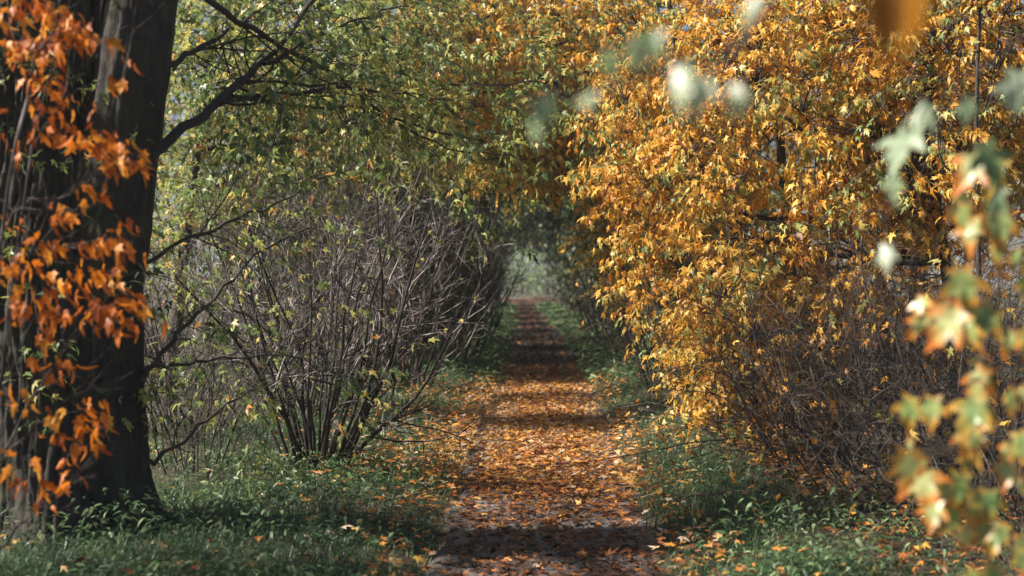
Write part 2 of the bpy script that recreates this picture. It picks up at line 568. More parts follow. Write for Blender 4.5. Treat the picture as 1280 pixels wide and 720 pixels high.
def gz(x, y):
    d = np.abs(x - pcx(y)) - phw(y)
    verge = np.clip(d / .6, 0, 1)
    far = np.clip((np.abs(x) - 2.5) / 20, 0, 1)
    return verge * (.05 + .10 * fbm(x * 1.3, y * 1.3, 3)) + .10 * np.clip((d - .5) / 2.5, 0, 1) + far * (fbm(x * .05, y * .05, 3) - .5) * .8


def grid_mesh(name, X, Y, Z, mat):
    h, wd = X.shape
    idx = np.arange(h * wd).reshape(h, wd)
    q = np.stack([idx[:-1, :-1], idx[:-1, 1:], idx[1:, 1:], idx[1:, :-1]], -1).reshape(-1, 4)
    return mesh_np(name, np.stack([X, Y, Z], -1), q, np.full(len(q), 4), mat, smooth=True)


m, t, b = new_mat('forest_soil')
g = t.nodes.new('ShaderNodeNewGeometry')
n1 = noise(t, 3, 6, .65, g.outputs['Position']); n2 = noise(t, 45, 4, .7, g.outputs['Position'])
c1 = ramp(t, [(.35, (.045, .033, .022)), (.55, (.06, .06, .03)), (.72, (.09, .10, .045))], n1.outputs[0])
c2 = ramp(t, [(.3, (.45, .4, .35)), (.7, (1.5, 1.4, 1.2))], n2.outputs[0])
mm = t.nodes.new('ShaderNodeMix'); mm.data_type = 'RGBA'; mm.blend_type = 'MULTIPLY'; mm.inputs[0].default_value = 1
t.links.new(c1.outputs[0], mm.inputs[6]); t.links.new(c2.outputs[0], mm.inputs[7]); t.links.new(mm.outputs[2], b.inputs['Base Color'])
b.inputs['Roughness'].default_value = .95
bp = t.nodes.new('ShaderNodeBump'); bp.inputs['Strength'].default_value = .8; bp.inputs['Distance'].default_value = .03
t.links.new(n2.outputs[0], bp.inputs['Height']); t.links.new(bp.outputs[0], b.inputs['Normal'])
M_SOIL = m

m, t, b = new_mat('trodden_path')
g = t.nodes.new('ShaderNodeNewGeometry')
n1 = noise(t, 2.2, 6, .7, g.outputs['Position']); n2 = noise(t, 70, 4, .7, g.outputs['Position'])
c1 = ramp(t, [(.34, (.05, .04, .034)), (.5, (.135, .12, .115)), (.68, (.27, .255, .25))], n1.outputs[0])
c2 = ramp(t, [(.3, (.5, .48, .46)), (.7, (1.3, 1.3, 1.3))], n2.outputs[0])
mm = t.nodes.new('ShaderNodeMix'); mm.data_type = 'RGBA'; mm.blend_type = 'MULTIPLY'; mm.inputs[0].default_value = 1
t.links.new(c1.outputs[0], mm.inputs[6]); t.links.new(c2.outputs[0], mm.inputs[7]); t.links.new(mm.outputs[2], b.inputs['Base Color'])
b.inputs['Roughness'].default_value = .6
bp = t.nodes.new('ShaderNodeBump'); bp.inputs['Strength'].default_value = .7; bp.inputs['Distance'].default_value = .015
t.links.new(n2.outputs[0], bp.inputs['Height']); t.links.new(bp.outputs[0], b.inputs['Normal'])
M_PATH = m

xs = np.concatenate([-np.geomspace(400, 6.2, 24), np.arange(-6, 6.01, .14), np.geomspace(6.2, 400, 24)])
ys = np.concatenate([np.linspace(-200, 3, 20), np.arange(3.2, 30, .16), np.arange(30, 60, .4), np.geomspace(60.5, 900, 40)])
X, Y = np.meshgrid(xs, ys)
under = np.clip(1 - (np.abs(X - pcx(Y)) - phw(Y)) / .12, 0, 1)
Z = gz(X, Y) - .03 * under - .004
link('ground', grid_mesh('ground', X, Y, Z, M_SOIL), kind='structure')
ys2 = np.concatenate([np.arange(-3, 25, .1), np.arange(25, 140, .5)])
us = np.linspace(-1, 1, 25)
Y2 = np.repeat(ys2[:, None], 25, 1)
edge = 1 + .45 * (fbm(Y2 * 1.5, us[None] * 0 + np.sign(us)[None] * 7.3, 3) - .5)
X2 = pcx(Y2) + us[None] * (phw(Y2) + .04) * edge
Z2 = .004 - .012 * (1 - us[None] ** 2) + .016 * (fbm(X2 * 5, Y2 * 5, 3) - .5) - .02 * (np.abs(us[None]) > .98)
link('path', grid_mesh('path', X2, Y2, Z2, M_PATH), kind='structure')


def gpath(x, y):
    on = np.abs(x - pcx(y)) < phw(y)
    return np.where(on, .002 + .016 * (fbm(x * 5, y * 5, 3) - .5), gz(x, y))


# ------------------------------------------------------------------ the old tree at the left
def old_tree():
    base = np.array([-2.51, 7.9, .05])
    root = thing('old_tree', 'massive dark furrowed tree trunk at the left edge beside the path', 'tree', base)
    # main trunk: grid with deep vertical furrows
    nA, nH = 200, 240
    a = np.linspace(0, 2 * math.pi, nA, endpoint=False); h = np.linspace(-.15, 6.2, nH)
    A, H = np.meshgrid(a, h)
    r = np.interp(H, [-.15, .1, .35, .8, 2, 3.2, 6.2], [.62, .53, .455, .42, .41, .42, .30])
    flare = np.clip((.6 - H) / .7, 0, 1) ** 1.5
    r = r + flare * .13 * np.cos(5 * A + .8) + .012 * np.sin(3 * A + H)
    wob = A + .10 * np.sin(H * 1.7) + .05 * np.sin(H * 4.1 + 2)
    q1 = np.minimum(vn(wob / (2 * math.pi) * 32 % 32, H * 1.5 + 3), vn((-wob / (2 * math.pi)) * 32 % 32 + 40, H * 1.5 + 9))
    k1 = wob / (2 * math.pi) * 54
    ridge = np.abs(np.sin(math.pi * k1 + 3.0 * vn(np.cos(A) * 9 + 19, H * 3.1 + np.sin(A) * 3) + 3.2 * vn(np.sin(A) * 9 + 31, H * 1.7 + np.cos(A) * 3)))
    fine = vn(np.cos(A) * 22 + 50, H * 9 + np.sin(A) * 22)
    r = r + .045 * (ridge ** .6 - .65) + .018 * (fine - .5) + .012 * (vn(np.cos(A) * 50 + 90, H * 30 + np.sin(A) * 50) - .5)
    cx = base[0] + np.interp(H, [0, 1, 3, 6], [0.02, 0, -.05, -.22]); cy = base[1] + .02 * H
    V = np.stack([cx + r * np.cos(A), cy + r * np.sin(A), base[2] + H], -1)
    idx = np.arange(nA * nH).reshape(nH, nA)
    q = np.stack([idx[:-1], np.roll(idx[:-1], -1, 1), np.roll(idx[1:], -1, 1), idx[1:]], -1).reshape(-1, 4)
    link('trunk', mesh_np('trunk', V, q, np.full(len(q), 4), M_BARK, smooth=True), root)
    # second stem leaning right out of the trunk
    n2 = 90
    sp = curve([P(120, 430, 7.85), P(138, 300, 7.75), P(156, 160, 7.7), P(176, 20, 7.7), P(205, -160, 7.7), P(240, -380, 7.8)], n2)
    rr = np.interp(np.linspace(0, 1, n2), [0, .2, .5, 1], [.20, .20, .19, .14])
    sd = 60
    v, l, s = tubes(sp[None], rr[None], sd)
    v = v.reshape(n2, sd, 3); cen = sp[:, None]; ang = np.arange(sd)[None] / sd * 2 * math.pi; hh = np.arange(n2)[:, None] * .06
    k = 1 + .10 * (np.abs(np.sin(ang * 9 + 2.5 * vn(np.cos(ang) * 3 + 5, hh * 2))) - .5) + .06 * (vn(np.cos(ang) * 14 + 20, hh * 7 + np.sin(ang) * 14) - .5)
    v = cen + (v - cen) * k[..., None]
    link('trunk_fork', mesh_np('trunk_fork', v, l, s, M_BARK, smooth=True), root)
    limbs = [
        ([(178, 200, 7.75), (235, 158, 8.0), (275, 130, 8.2), (330, 76, 8.6), (395, 0, 9.2), (450, -90, 9.8)], .032, .013),
        ([(205, -60, 7.7), (270, 5, 8.0), (330, 48, 8.4), (400, 85, 9.0), (500, 150, 9.6), (600, 175, 10.2)], .022, .006),
        ([(275, 130, 8.2), (330, 118, 8.6), (420, 112, 9.2), (500, 118, 9.8), (575, 124, 10.4)], .019, .005),
        ([(290, 120, 8.3), (380, 132, 9.0), (470, 140, 9.6), (560, 185, 10.2), (640, 190, 10.8)], .014, .004),
        ([(178, 478, 7.8), (215, 425, 8.1), (270, 370, 8.6), (330, 312, 9.2), (400, 285, 9.8)], .017, .005),
        ([(175, 585, 7.8), (225, 555, 8.2), (290, 502, 8.8), (360, 470, 9.4)], .014, .004),
        ([(176, 462, 7.8), (240, 452, 8.3), (330, 446, 9.0), (420, 440, 9.6)], .011, .003),
        ([(180, 330, 7.8), (260, 290, 8.4), (350, 250, 9.2), (450, 200, 10.0)], .013, .004),
        ([(190, 90, 7.7), (250, 60, 8.2), (320, 20, 9), (420, -30, 10)], .02, .006),
        ([(520, 100, 10.0), (600, 108, 10.8), (680, 100, 11.6), (740, 88, 12.2)], .010, .003),
        ([(330, 80, 8.6), (430, 30, 9.4), (540, 0, 10.4)], .014, .004),
    ]
    allp = []
    for ctrl, ra, rb in limbs:
        lp = curve([P(*c) for c in ctrl], 18)
        lp[1:] += R.normal(0, .012, (17, 3))
        tube_obj('limb', lp, np.linspace(ra, rb, 18), M_BRANCH, root, 7, rough=.002)
        allp.append((lp, np.linspace(ra, rb, 18)))
    pts = np.stack([p for p, _ in allp]); rad = np.stack([r for _, r in allp])
    p1, q1 = grow(pts, rad, 150, (.4, 1.1), .55, .0, 6, .2, 1, rs=.5, jit=.09)
    p2, q2 = grow(p1, q1, 420, (.15, .5), .6, -.03, 4, .2, 1, rs=.6, jit=.1)
    vs, ls, ss = [], [], []; off = 0
    for p, q in ((p1, q1), (p2, q2)):
        v, l, s = tubes(p, q, 3); vs.append(v); ls.append(l + off); ss.append(s); off += len(v)
    # leaves on the twigs: green and sparse low, fuller high
    e = np.concatenate([p1[:, -1], p1[:, 3], p2[:, -1], p2[:, 2]]); dd = np.concatenate([p1[:, -1] - p1[:, -2], p1[:, 3] - p1[:, 2], p2[:, -1] - p2[:, -2], p2[:, 2] - p2[:, 1]])
    hi = np.interp(e[:, 2], [1.2, 2.0, 2.7], [.15, .35, .75])
    k = R.rand(len(e)) < hi
    tw, L = spray_leaves(e[k], dd[k], (.12, .32), 7, (.045, .085), .40, .28, toward=sun_dir * np.array([1, 1, .3]))
    v, l, s = tubes(tw, np.tile(np.linspace(.0025, .0012, 5), (len(tw), 1)), 3); vs.append(v); ls.append(l + off); ss.append(s)
    link('twigs', mesh_np('twigs', np.vstack(vs), np.concatenate(ls), np.concatenate(ss), M_BRANCH, smooth=True), root, 'stuff')
    # unseen crown clumps of the tree, added to shade the path and trunk
    for cen, rad_, ns in [((-4.4, 6.3, 4.6), (1.3, 1.1, .8), 70), ((-4.6, 6.0, 3.2), (.8, .8, .8), 150)]:
        cen = np.array(cen)
        lp = curve([base + A3(-.1, 0, 2.4), (base + A3(0, 0, 3.0) + cen) / 2 + A3(0, 0, -.2), cen], 14)
        tube_obj('limb', lp, np.linspace(.09, .03, 14), M_BRANCH, root, 8)
        dv = nrm(R.normal(0, 1, (ns, 3))); p = cen + dv * np.array(rad_) * R.rand(ns, 1) ** .4
        tw_, L_ = spray_leaves(p, dv + R.normal(0, .4, (ns, 3)), (.3, .6), 12, (.06, .1), .45, .22)
        con = lp[R.randint(6, 14, ns)][:, None] * (1 - np.linspace(0, 1, 5)[None, :, None]) + p[:, None] * np.linspace(0, 1, 5)[None, :, None]
        v1, l1, s1 = tubes(con, np.tile(np.linspace(.008, .003, 5), (ns, 1)), 3); v2, l2, s2 = tubes(tw_, np.tile(np.linspace(.003, .0014, 5), (ns, 1)), 3)
        link('twigs', mesh_np('twigs', np.vstack([v1, v2]), np.concatenate([l1, l2 + len(v1)]), np.concatenate([s1, s2]), M_BRANCH, smooth=True), root, 'stuff')
        foliage(root, L_, YELLOWGREEN, MID, 'yg_mid', 0)
    # small sprouts straight out of the bark
    n = 120
    aa = R.uniform(math.pi * 1.05, math.pi * 2.1, n); hz = R.uniform(.7, 3.6, n)
    sb = np.stack([base[0] + .42 * np.cos(aa), base[1] + .42 * np.sin(aa), hz], 1)
    tw2, L2 = spray_leaves(sb, np.stack([np.cos(aa), np.sin(aa), np.full(n, .3)], 1), (.12, .3), 7, (.035, .07), .45, .2)
    v, l, s = tubes(tw2, np.tile(np.linspace(.003, .0012, 5), (n, 1)), 3)
    link('sprouts', mesh_np('sprouts', v, l, s, M_TWIG, smooth=True), root, 'stuff')
    foliage(root, cat([L, L2]), YELLOWGREEN, MID, 'yg_mid', 300)


A3 = lambda *v: np.array(v, float)
old_tree()

# ------------------------------------------------------------------ right hand maples of the hedge
A3 = lambda *v: np.array(v, float)
tree('maple_tree', 'nearest golden orange maple at the right, filling the upper right of the hedge', 'tree', A3(3.35, 10.6, .15),
     [A3(3.3, 10.6, 1.2), A3(3.15, 10.7, 2.4), A3(3.2, 10.8, 4.0)], .07,
     [(P(1130, 30, 10.6), (.95, .7, .75), 250), (P(960, 130, 10.8), (.75, .7, .75), 240), (P(1150, 190, 10.4), (.8, .6, .55), 170), (P(940, 300, 10.8), (.5, .5, .6), 110), (P(1050, 310, 10.6), (.55, .5, .5), 80),
      (P(930, 440, 10.9), (.42, .4, .46), 110), (P(1010, 430, 11), (.45, .4, .5), 80), (P(1240, 90, 10.6), (.6, .6, .9), 130), (P(1000, -20, 11.6), (1.0, .5, .6), 120)], ORANGE, HI, 'or_hi', per=18, tone=(.58, .29), size=(.047, .094), down=1.0, layered=True)
tree('maple_tree', 'second golden maple along the right side, its low boughs trailing by the grass', 'tree', A3(2.75, 13.6, .15),
     [A3(2.7, 13.6, 1.2), A3(2.6, 13.7, 2.6), A3(2.5, 13.8, 4.4)], .075,
     [(P(830, 60, 13.2), (1.0, .9, .85), 230), (P(840, 210, 13.2), (.8, .8, .65), 190), (P(860, 340, 13.2), (.5, .6, .6), 120), (P(890, 455, 12.8), (.32, .5, .45), 70, .1), (P(960, 60, 13.5), (1, .8, .8), 140)],
     ORANGE, HI, 'or_hi', per=18, tone=(.60, .28), size=(.048, .096), down=1.0, layered=True)
tree('maple_tree', 'third maple at the right, arching yellow leaves over the mouth of the leaf tunnel', 'tree', A3(2.45, 17.0, .12),
     [A3(2.4, 17, 1.3), A3(2.2, 17, 3.0), A3(1.8, 17, 5.2)], .08,
     [(P(690, 60, 16.2), (1.25, 1.0, .95), 290, .05), (P(590, 50, 16.6), (.9, .8, .85), 190, .1), (P(770, 180, 16.5), (.9, .9, .7), 190), (P(660, 185, 16.5), (.75, .8, .45), 120, .18), (P(790, 300, 16.5), (.5, .7, .6), 90, .2), (P(720, -60, 17.5), (1.6, .8, .9), 200)],
     ORANGE, MID, 'or_mid', per=17, tone=(.58, .24), size=(.052, .098), down=1.0)
tree('slender_tree', 'thin upright young tree with bare dark stem at the top right', 'tree', A3(3.1, 9.5, .15),
     [A3(3.12, 9.5, 1.4), A3(3.1, 9.5, 2.6), A3(3.16, 9.5, 4.2)], .024,
     [(P(1250, 30, 9.6), (.45, .4, .5), 26, .3), (P(1170, 140, 9.5), (.5, .3, .35), 20, .4)], ORANGE, HI, 'or_hi', per=9, tone=(.7, .2))

# green-yellow trees at the left
tree('maple_tree', 'yellow green maple behind the bare grey shrub, between it and the massive trunk', 'tree', A3(-3.6, 15.0, .2),
     [A3(-3.5, 15.0, 1.4), A3(-3.3, 15.0, 3.0), A3(-3.0, 15.0, 5)], .08,
     [(P(400, 50, 15), (1.4, .8, .95), 250), (P(270, 90, 14.6), (.9, .8, 1.0), 170), (P(520, 110, 15.4), (1.05, .8, .9), 190), (P(330, 200, 14.8), (1.0, .7, .6), 120), (P(250, 290, 14.4), (.7, .6, .6), 60), (P(420, -50, 16), (1.6, .7, .8), 170)],
     YELLOWGREEN, MID, 'yg_mid', per=14, tone=(.55, .27), down=.9, size=(.05, .095))
tree('maple_tree', 'pale yellow maple at the left reaching across the tunnel mouth toward the orange trees', 'tree', A3(-2.1, 18.3, .15),
     [A3(-2.0, 18.3, 1.4), A3(-1.7, 18.3, 3.2), A3(-1.2, 18.3, 5.4)], .08,
     [(P(560, 60, 18), (1.3, 1.0, 1.0), 250), (P(600, 170, 18), (.9, .9, .6), 120, -.05), (P(480, 170, 18), (1.1, .9, .7), 130), (P(640, 20, 18.6), (1.0, .9, .8), 130, .12), (P(560, -50, 19.5), (1.6, .8, .9), 170)],
     YELLOWGREEN, MID, 'yg_mid', per=14, tone=(.68, .22), size=(.055, .095), down=.9)

# tunnel rows, getting blurred and dark
ordn = ['first', 'second', 'third', 'fourth', 'fifth', 'sixth', 'seventh', 'eighth', 'ninth']
def tunnel_row(sg, xs_, side, after, first_mat):
    for i, (x, y) in enumerate(xs_):
        s = (1 + y / 110) * (1 if y < 36 else 1.1)
        q = .95 if y < 36 else .5
        N = lambda v: int(v * q)
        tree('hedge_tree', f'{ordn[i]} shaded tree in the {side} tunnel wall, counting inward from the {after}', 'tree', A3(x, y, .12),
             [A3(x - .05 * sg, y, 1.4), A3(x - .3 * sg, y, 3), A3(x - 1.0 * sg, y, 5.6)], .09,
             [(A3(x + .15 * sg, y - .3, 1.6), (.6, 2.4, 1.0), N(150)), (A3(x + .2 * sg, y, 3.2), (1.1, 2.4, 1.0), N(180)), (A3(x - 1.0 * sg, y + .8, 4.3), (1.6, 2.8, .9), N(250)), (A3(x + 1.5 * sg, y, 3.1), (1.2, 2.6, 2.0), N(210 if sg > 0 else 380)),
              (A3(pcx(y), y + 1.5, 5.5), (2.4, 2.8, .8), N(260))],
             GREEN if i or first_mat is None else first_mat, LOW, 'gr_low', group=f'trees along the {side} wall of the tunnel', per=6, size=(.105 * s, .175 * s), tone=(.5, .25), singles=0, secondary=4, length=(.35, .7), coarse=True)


ordn = ['first', 'second', 'third', 'fourth', 'fifth', 'sixth', 'seventh', 'eighth', 'ninth', 'tenth', 'eleventh']
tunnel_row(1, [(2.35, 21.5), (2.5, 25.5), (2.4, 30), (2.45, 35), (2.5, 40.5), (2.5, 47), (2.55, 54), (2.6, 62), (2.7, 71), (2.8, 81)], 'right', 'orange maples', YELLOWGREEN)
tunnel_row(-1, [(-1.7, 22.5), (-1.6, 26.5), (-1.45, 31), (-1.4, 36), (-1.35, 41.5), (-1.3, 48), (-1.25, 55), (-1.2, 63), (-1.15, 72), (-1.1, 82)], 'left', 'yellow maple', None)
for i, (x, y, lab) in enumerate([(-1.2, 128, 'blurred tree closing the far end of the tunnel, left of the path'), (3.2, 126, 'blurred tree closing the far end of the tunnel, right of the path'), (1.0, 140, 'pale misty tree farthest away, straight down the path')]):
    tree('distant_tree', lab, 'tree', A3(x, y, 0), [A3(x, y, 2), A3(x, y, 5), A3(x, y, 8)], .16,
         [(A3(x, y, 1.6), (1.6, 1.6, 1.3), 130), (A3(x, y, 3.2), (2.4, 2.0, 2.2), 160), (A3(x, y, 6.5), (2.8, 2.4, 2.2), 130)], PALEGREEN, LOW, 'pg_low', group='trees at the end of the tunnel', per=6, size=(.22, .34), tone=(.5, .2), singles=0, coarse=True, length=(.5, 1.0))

# trees beyond both hedges
for i, (x, y, lab) in enumerate([(-7.2, 22, 'yellowing tree beyond the grey shrubs, seen just right of the massive trunk'), (-5.2, 26, 'yellowing tree in the second rank beyond the left shrubs'),
                                 (-9.5, 31, 'yellowing tree far back behind the massive trunk'), (-3.6, 31, 'yellowing tree far back behind the thicket at the tunnel mouth'), (-6.6, 38, 'yellowing tree farthest back at the left, in the open')]):
    tree('background_tree', lab, 'tree', A3(x, y, .1), [A3(x, y, 2), A3(x + .2, y, 4), A3(x, y, 7)], .14,
         [(A3(x, y, 4.2), (2.2, 1.8, 1.5), 260), (A3(x + .6, y, 2.4), (1.8, 1.4, .9), 130), (A3(x, y, 6.6), (2.2, 2, 1.6), 150)], YELLOWGREEN, LOW, 'yg_low', group='trees beyond the left hedge', per=6,
         size=(.12, .19), tone=(.6, .24), singles=0, coarse=True, length=(.4, .8))
for i, (x, y, lab) in enumerate([(5.2, 12.5, 'dark orange tree behind the nearest golden maple'), (5.0, 17.5, 'dark orange tree behind the second golden maple'), (6.0, 23, 'dark orange tree far back at the right, behind the hedge')]):
    tree('background_tree', lab, 'tree', A3(x, y, .1), [A3(x, y, 2), A3(x + .2, y, 4), A3(x, y, 7)], .12,
         [(A3(x, y, 3.6), (1.9, 1.6, 1.5), 420), (A3(x - .2, y, 1.5), (1.6, 1.2, 1.1), 160), (A3(x, y, 6), (1.8, 1.8, 1.5), 200)], ORANGE, LOW, 'or_low', group='trees beyond the right hedge', per=7,
         size=(.07, .12), tone=(.22, .2), singles=0, coarse=True, length=(.4, .8))

# ------------------------------------------------------------------ bare shrubs
shrub('bare_shrub', 'large leafless shrub with dark fanning stems on the left verge, right of the massive trunk', A3(-1.45, 10.45, .1), 30, 2.45, (.0, .0), .7, M_GREYTWIG, r0=.017, twn=(340, 1000), stemmat=M_BRANCH,
      leafn=110, leaftone=.75)
shrub('bare_shrub', 'upright clump of brown stems at the left of the tunnel mouth', A3(-1.45, 17.6, .1), 34, 3.1, (-.02, 0), .30, M_GREYTWIG, r0=.02, twn=(340, 900), stemmat=M_STEM, foot=.45, leafn=60, leaftone=.8)
shrub('bare_shrub', 'silvery tangled thicket left of the large leafless shrub', A3(-2.9, 12.6, .2), 30, 2.3, (.0, 0), .75, M_GREYTWIG, r0=.011, twn=(360, 900), foot=.5, leafn=200, leaftone=.6)
shrub('bare_shrub', 'pale thicket between the large leafless shrub and the upright brown stems', A3(-2.1, 14.3, .2), 30, 2.6, (.05, 0), .6, M_GREYTWIG, r0=.012, twn=(360, 900), foot=.5, leafn=80, leaftone=.7)
shrub('bare_shrub', 'pale sunlit thicket in the rear, directly beside the massive trunk', A3(-4.3, 16, .2), 30, 2.6, (0, 0), .8, M_GREYTWIG, r0=.013, twn=(340, 800), foot=.8, leafn=150, leaftone=.6)
shrub('bare_shrub', 'low shrub of green leaved twigs at the foot of the massive trunk', A3(-2.2, 10.0, .12), 18, 1.1, (.1, 0), .8, M_TWIG, r0=.007, twn=(160, 400), foot=.35, leafn=160, leaftone=.5)
for i, (x, y) in enumerate([(-1.25, 21.5), (-1.1, 26), (-1.0, 32), (-.95, 40)]):
    shrub('bare_shrub', f'{ordn[i]} dim thicket inside the tunnel on its left side, counting inward', A3(x, y, .1), 26, 2.6, (0, 0), .35, M_STEM, group='thickets inside the tunnel on the left', r0=.018, twn=(170, 340), foot=.6)
for i, (x, y) in enumerate([(2.25, 19.3), (2.2, 24), (2.3, 29.5), (2.35, 37)]):
    shrub('bare_shrub', f'{ordn[i]} dim thicket inside the tunnel on its right side, counting inward', A3(x, y, .1), 26, 2.6, (0, 0), .35, M_STEM, group='thickets inside the tunnel on the right', r0=.018, twn=(170, 340), foot=.6)
shrub('bare_shrub', 'tangle of bare grey stems at the lower right corner', A3(2.55, 8.1, .12), 34, 1.5, (-.05, .05), .9, M_TWIG, r0=.007, twn=(380, 900), foot=.6, tup=.0, stemmat=M_STEM, leafn=70, leaftone=.75, leafmat=ORANGE, leafkey='or_mid')
shrub('bare_shrub', 'bare brown thicket under the nearest golden maple', A3(2.45, 9.9, .12), 30, 1.6, (.0, .0), .7, M_STEM, r0=.009, twn=(420, 900), foot=.6, tup=.02, leafn=160, leaftone=.4, leafmat=ORANGE, leafkey='or_mid')
shrub('bare_shrub', 'bare thicket at the right edge behind the hanging yellow green leaves', A3(3.2, 9.0, .15), 36, 1.7, (.0, .0), .7, M_TWIG, r0=.009, twn=(320, 700), foot=.6, tup=.02, leafn=120, leaftone=.5, leafmat=ORANGE, leafkey='or_mid')
shrub('bare_shrub', 'dark thicket under the second golden maple by the grass', A3(2.1, 13.0, .12), 34, 1.9, (.0, .0), .5, M_STEM, r0=.011, twn=(320, 800), foot=.6, tup=.03, leafn=160, leaftone=.4, leafmat=ORANGE, leafkey='or_mid')
shrub('bare_shrub', 'dark thicket under the third maple at the tunnel mouth', A3(2.2, 16.4, .12), 34, 2.2, (.0, .0), .45, M_STEM, r0=.014, twn=(300, 700), foot=.6, tup=.03)

shrub('bramble', 'arching dark canes leaning over the grass at the lower right', A3(2.45, 8.9, .12), 34, 2.3, (-.35, -.1), 1.1, M_TWIG, r0=.006, twn=(260, 700), foot=.7, tup=-.06, arch=-.16, catg='bramble', leafn=90, leaftone=.2, leafmat=ORANGE, leafkey='or_mid', lowest=.1)
shrub('bramble', 'low tangle of dead canes in the lower right corner', A3(2.75, 7.5, .12), 40, 1.8, (-.2, 0), 1.2, M_STEM, r0=.006, twn=(300, 800), foot=.7, tup=-.05, arch=-.18, catg='bramble', leafn=50, leaftone=.2, leafmat=ORANGE, leafkey='or_mid', lowest=.1)
shrub('bramble', 'arching canes below the second golden maple', A3(2.3, 11.6, .12), 30, 2.0, (-.2, 0), 1.0, M_TWIG, r0=.006, twn=(260, 700), foot=.7, tup=-.06, arch=-.16, catg='bramble', leafn=90, leaftone=.25, leafmat=ORANGE, leafkey='or_mid', lowest=.1)

# ------------------------------------------------------------------ near boughs, out of focus
# rust orange sapling in front of the trunk
def sapling():
    base = np.array([-2.12, 5.4, .05])
    root = thing('orange_sapling', 'rust orange leaved sapling in front of the massive trunk, at the left edge', 'sapling', base)
    D = 5.4
    R.seed(21)
    stems = [[(-60, 900, D), (-20, 600, D), (10, 400, D), (45, 180, D), (80, -20, D), (100, -200, D)],
             [(-60, 900, D), (-40, 500, D - .2), (0, 300, D - .2), (35, 120, D - .2), (75, 0, D - .2), (100, -120, D - .2)],
             [(-20, 600, D), (40, 500, D + .1), (90, 420, D + .1), (140, 340, D)],
             [(10, 400, D), (60, 270, D), (110, 225, D), (165, 205, D)],
             [(-40, 640, D), (20, 560, D), (80, 505, D), (120, 480, D)],
             [(-40, 720, D), (30, 650, D), (60, 620, D), (90, 600, D)],
             [(45, 180, D), (80, 120, D), (115, 70, D), (145, 35, D)],
             [(75, 0, D), (120, -30, D), (180, -20, D), (215, 5, D)],
             [(-40, 500, D), (-10, 330, D), (25, 260, D), (60, 245, D)],
             [(-30, 380, D), (20, 330, D), (80, 310, D), (150, 300, D)],
             [(-30, 200, D), (0, 100, D), (20, 40, D), (40, 10, D)]]
    ps = []; rs = []
    for j, s in enumerate(stems):
        lp = curve([P(*c) for c in s], 16); lp[1:] += R.normal(0, .008, (15, 3))
        rr = np.linspace(.010 if j < 2 else .006, .002, 16)
        tube_obj('stem', lp, rr, M_GREYTWIG if j < 2 else M_TWIG, root, 6)
        ps.append(lp); rs.append(rr)
    ps = np.stack(ps); rs = np.stack(rs)
    p1, q1 = grow(ps, rs, 230, (.12, .34), .5, -.02, 5, .3, 1, rs=.6)
    v, l, s = tubes(p1, q1, 3)
    link('twigs', mesh_np('twigs', v, l, s, M_TWIG, smooth=True), root, 'stuff')
    e = np.concatenate([p1[:, -1], p1[:, 2]]); d = np.concatenate([p1[:, -1] - p1[:, -2], p1[:, 2] - p1[:, 1]])
    tw, L = spray_leaves(e, d, (.06, .2), 5, (.042, .08), .5, .28, down=1.6, flat=.2, toward=np.array([-.5, -.9, .35]))
    x, y, _ = project(L['pos'])
    lim = np.interp(y, [0, 60, 150, 230, 300, 400, 470, 560, 620, 700], [60, 165, 165, 190, 150, 190, 140, 130, 115, 60])
    gap = fbm(x / 55 + 3, y / 48 + 8, 2)
    L = sub(L, (x < lim + R.normal(0, 12, len(x))) & (gap > .345))
    L['asp'] = L['asp'] * .8
    foliage(root, L, RUST, LONG, 'ru_long', 300)


sapling()

def hanging_tip(label, stem, leaves, mat, key, q=1.0):
    stem = [(a, b_, c * q) for a, b_, c in stem]; leaves = [(a, b_, c * q, d * q, e) for a, b_, c, d, e in leaves]
    root = thing('maple_branch', label, 'branch', P(*stem[0]))
    lp = curve([P(*c) for c in stem], 18)
    tube_obj('stem', lp, np.linspace(.0035, .001, 18), M_TWIG, root, 6)
    pos = np.stack([P(a, b_, c) for a, b_, c, _, _ in leaves]); n = len(leaves)
    j = [np.argmin(((lp - q) ** 2).sum(1)) for q in pos]
    st = np.stack([curve([lp[k], (lp[k] + q) / 2 + A3(0, 0, .008), q], 6) for k, q in zip(j, pos)])
    for k in range(n):
        v, l, s_ = tubes(st[k:k + 1], np.full((1, 6), .0011), 4)
        link('leaf_stalk', mesh_np('leaf_stalk', v, l, s_, M_TWIG, smooth=True), root)
    L = mk(pos, nrm(np.array([-.1, -.1, -1.]) + R.normal(0, .35, (n, 3))), nrm(np.array([-.4, -.8, .5]) + R.normal(0, .3, (n, 3))), np.array([q[3] for q in leaves]), np.array([q[4] for q in leaves]), bend=(.1, .5), fold=(0, .4))
    single_leaves(L, mat, HI, key, root)


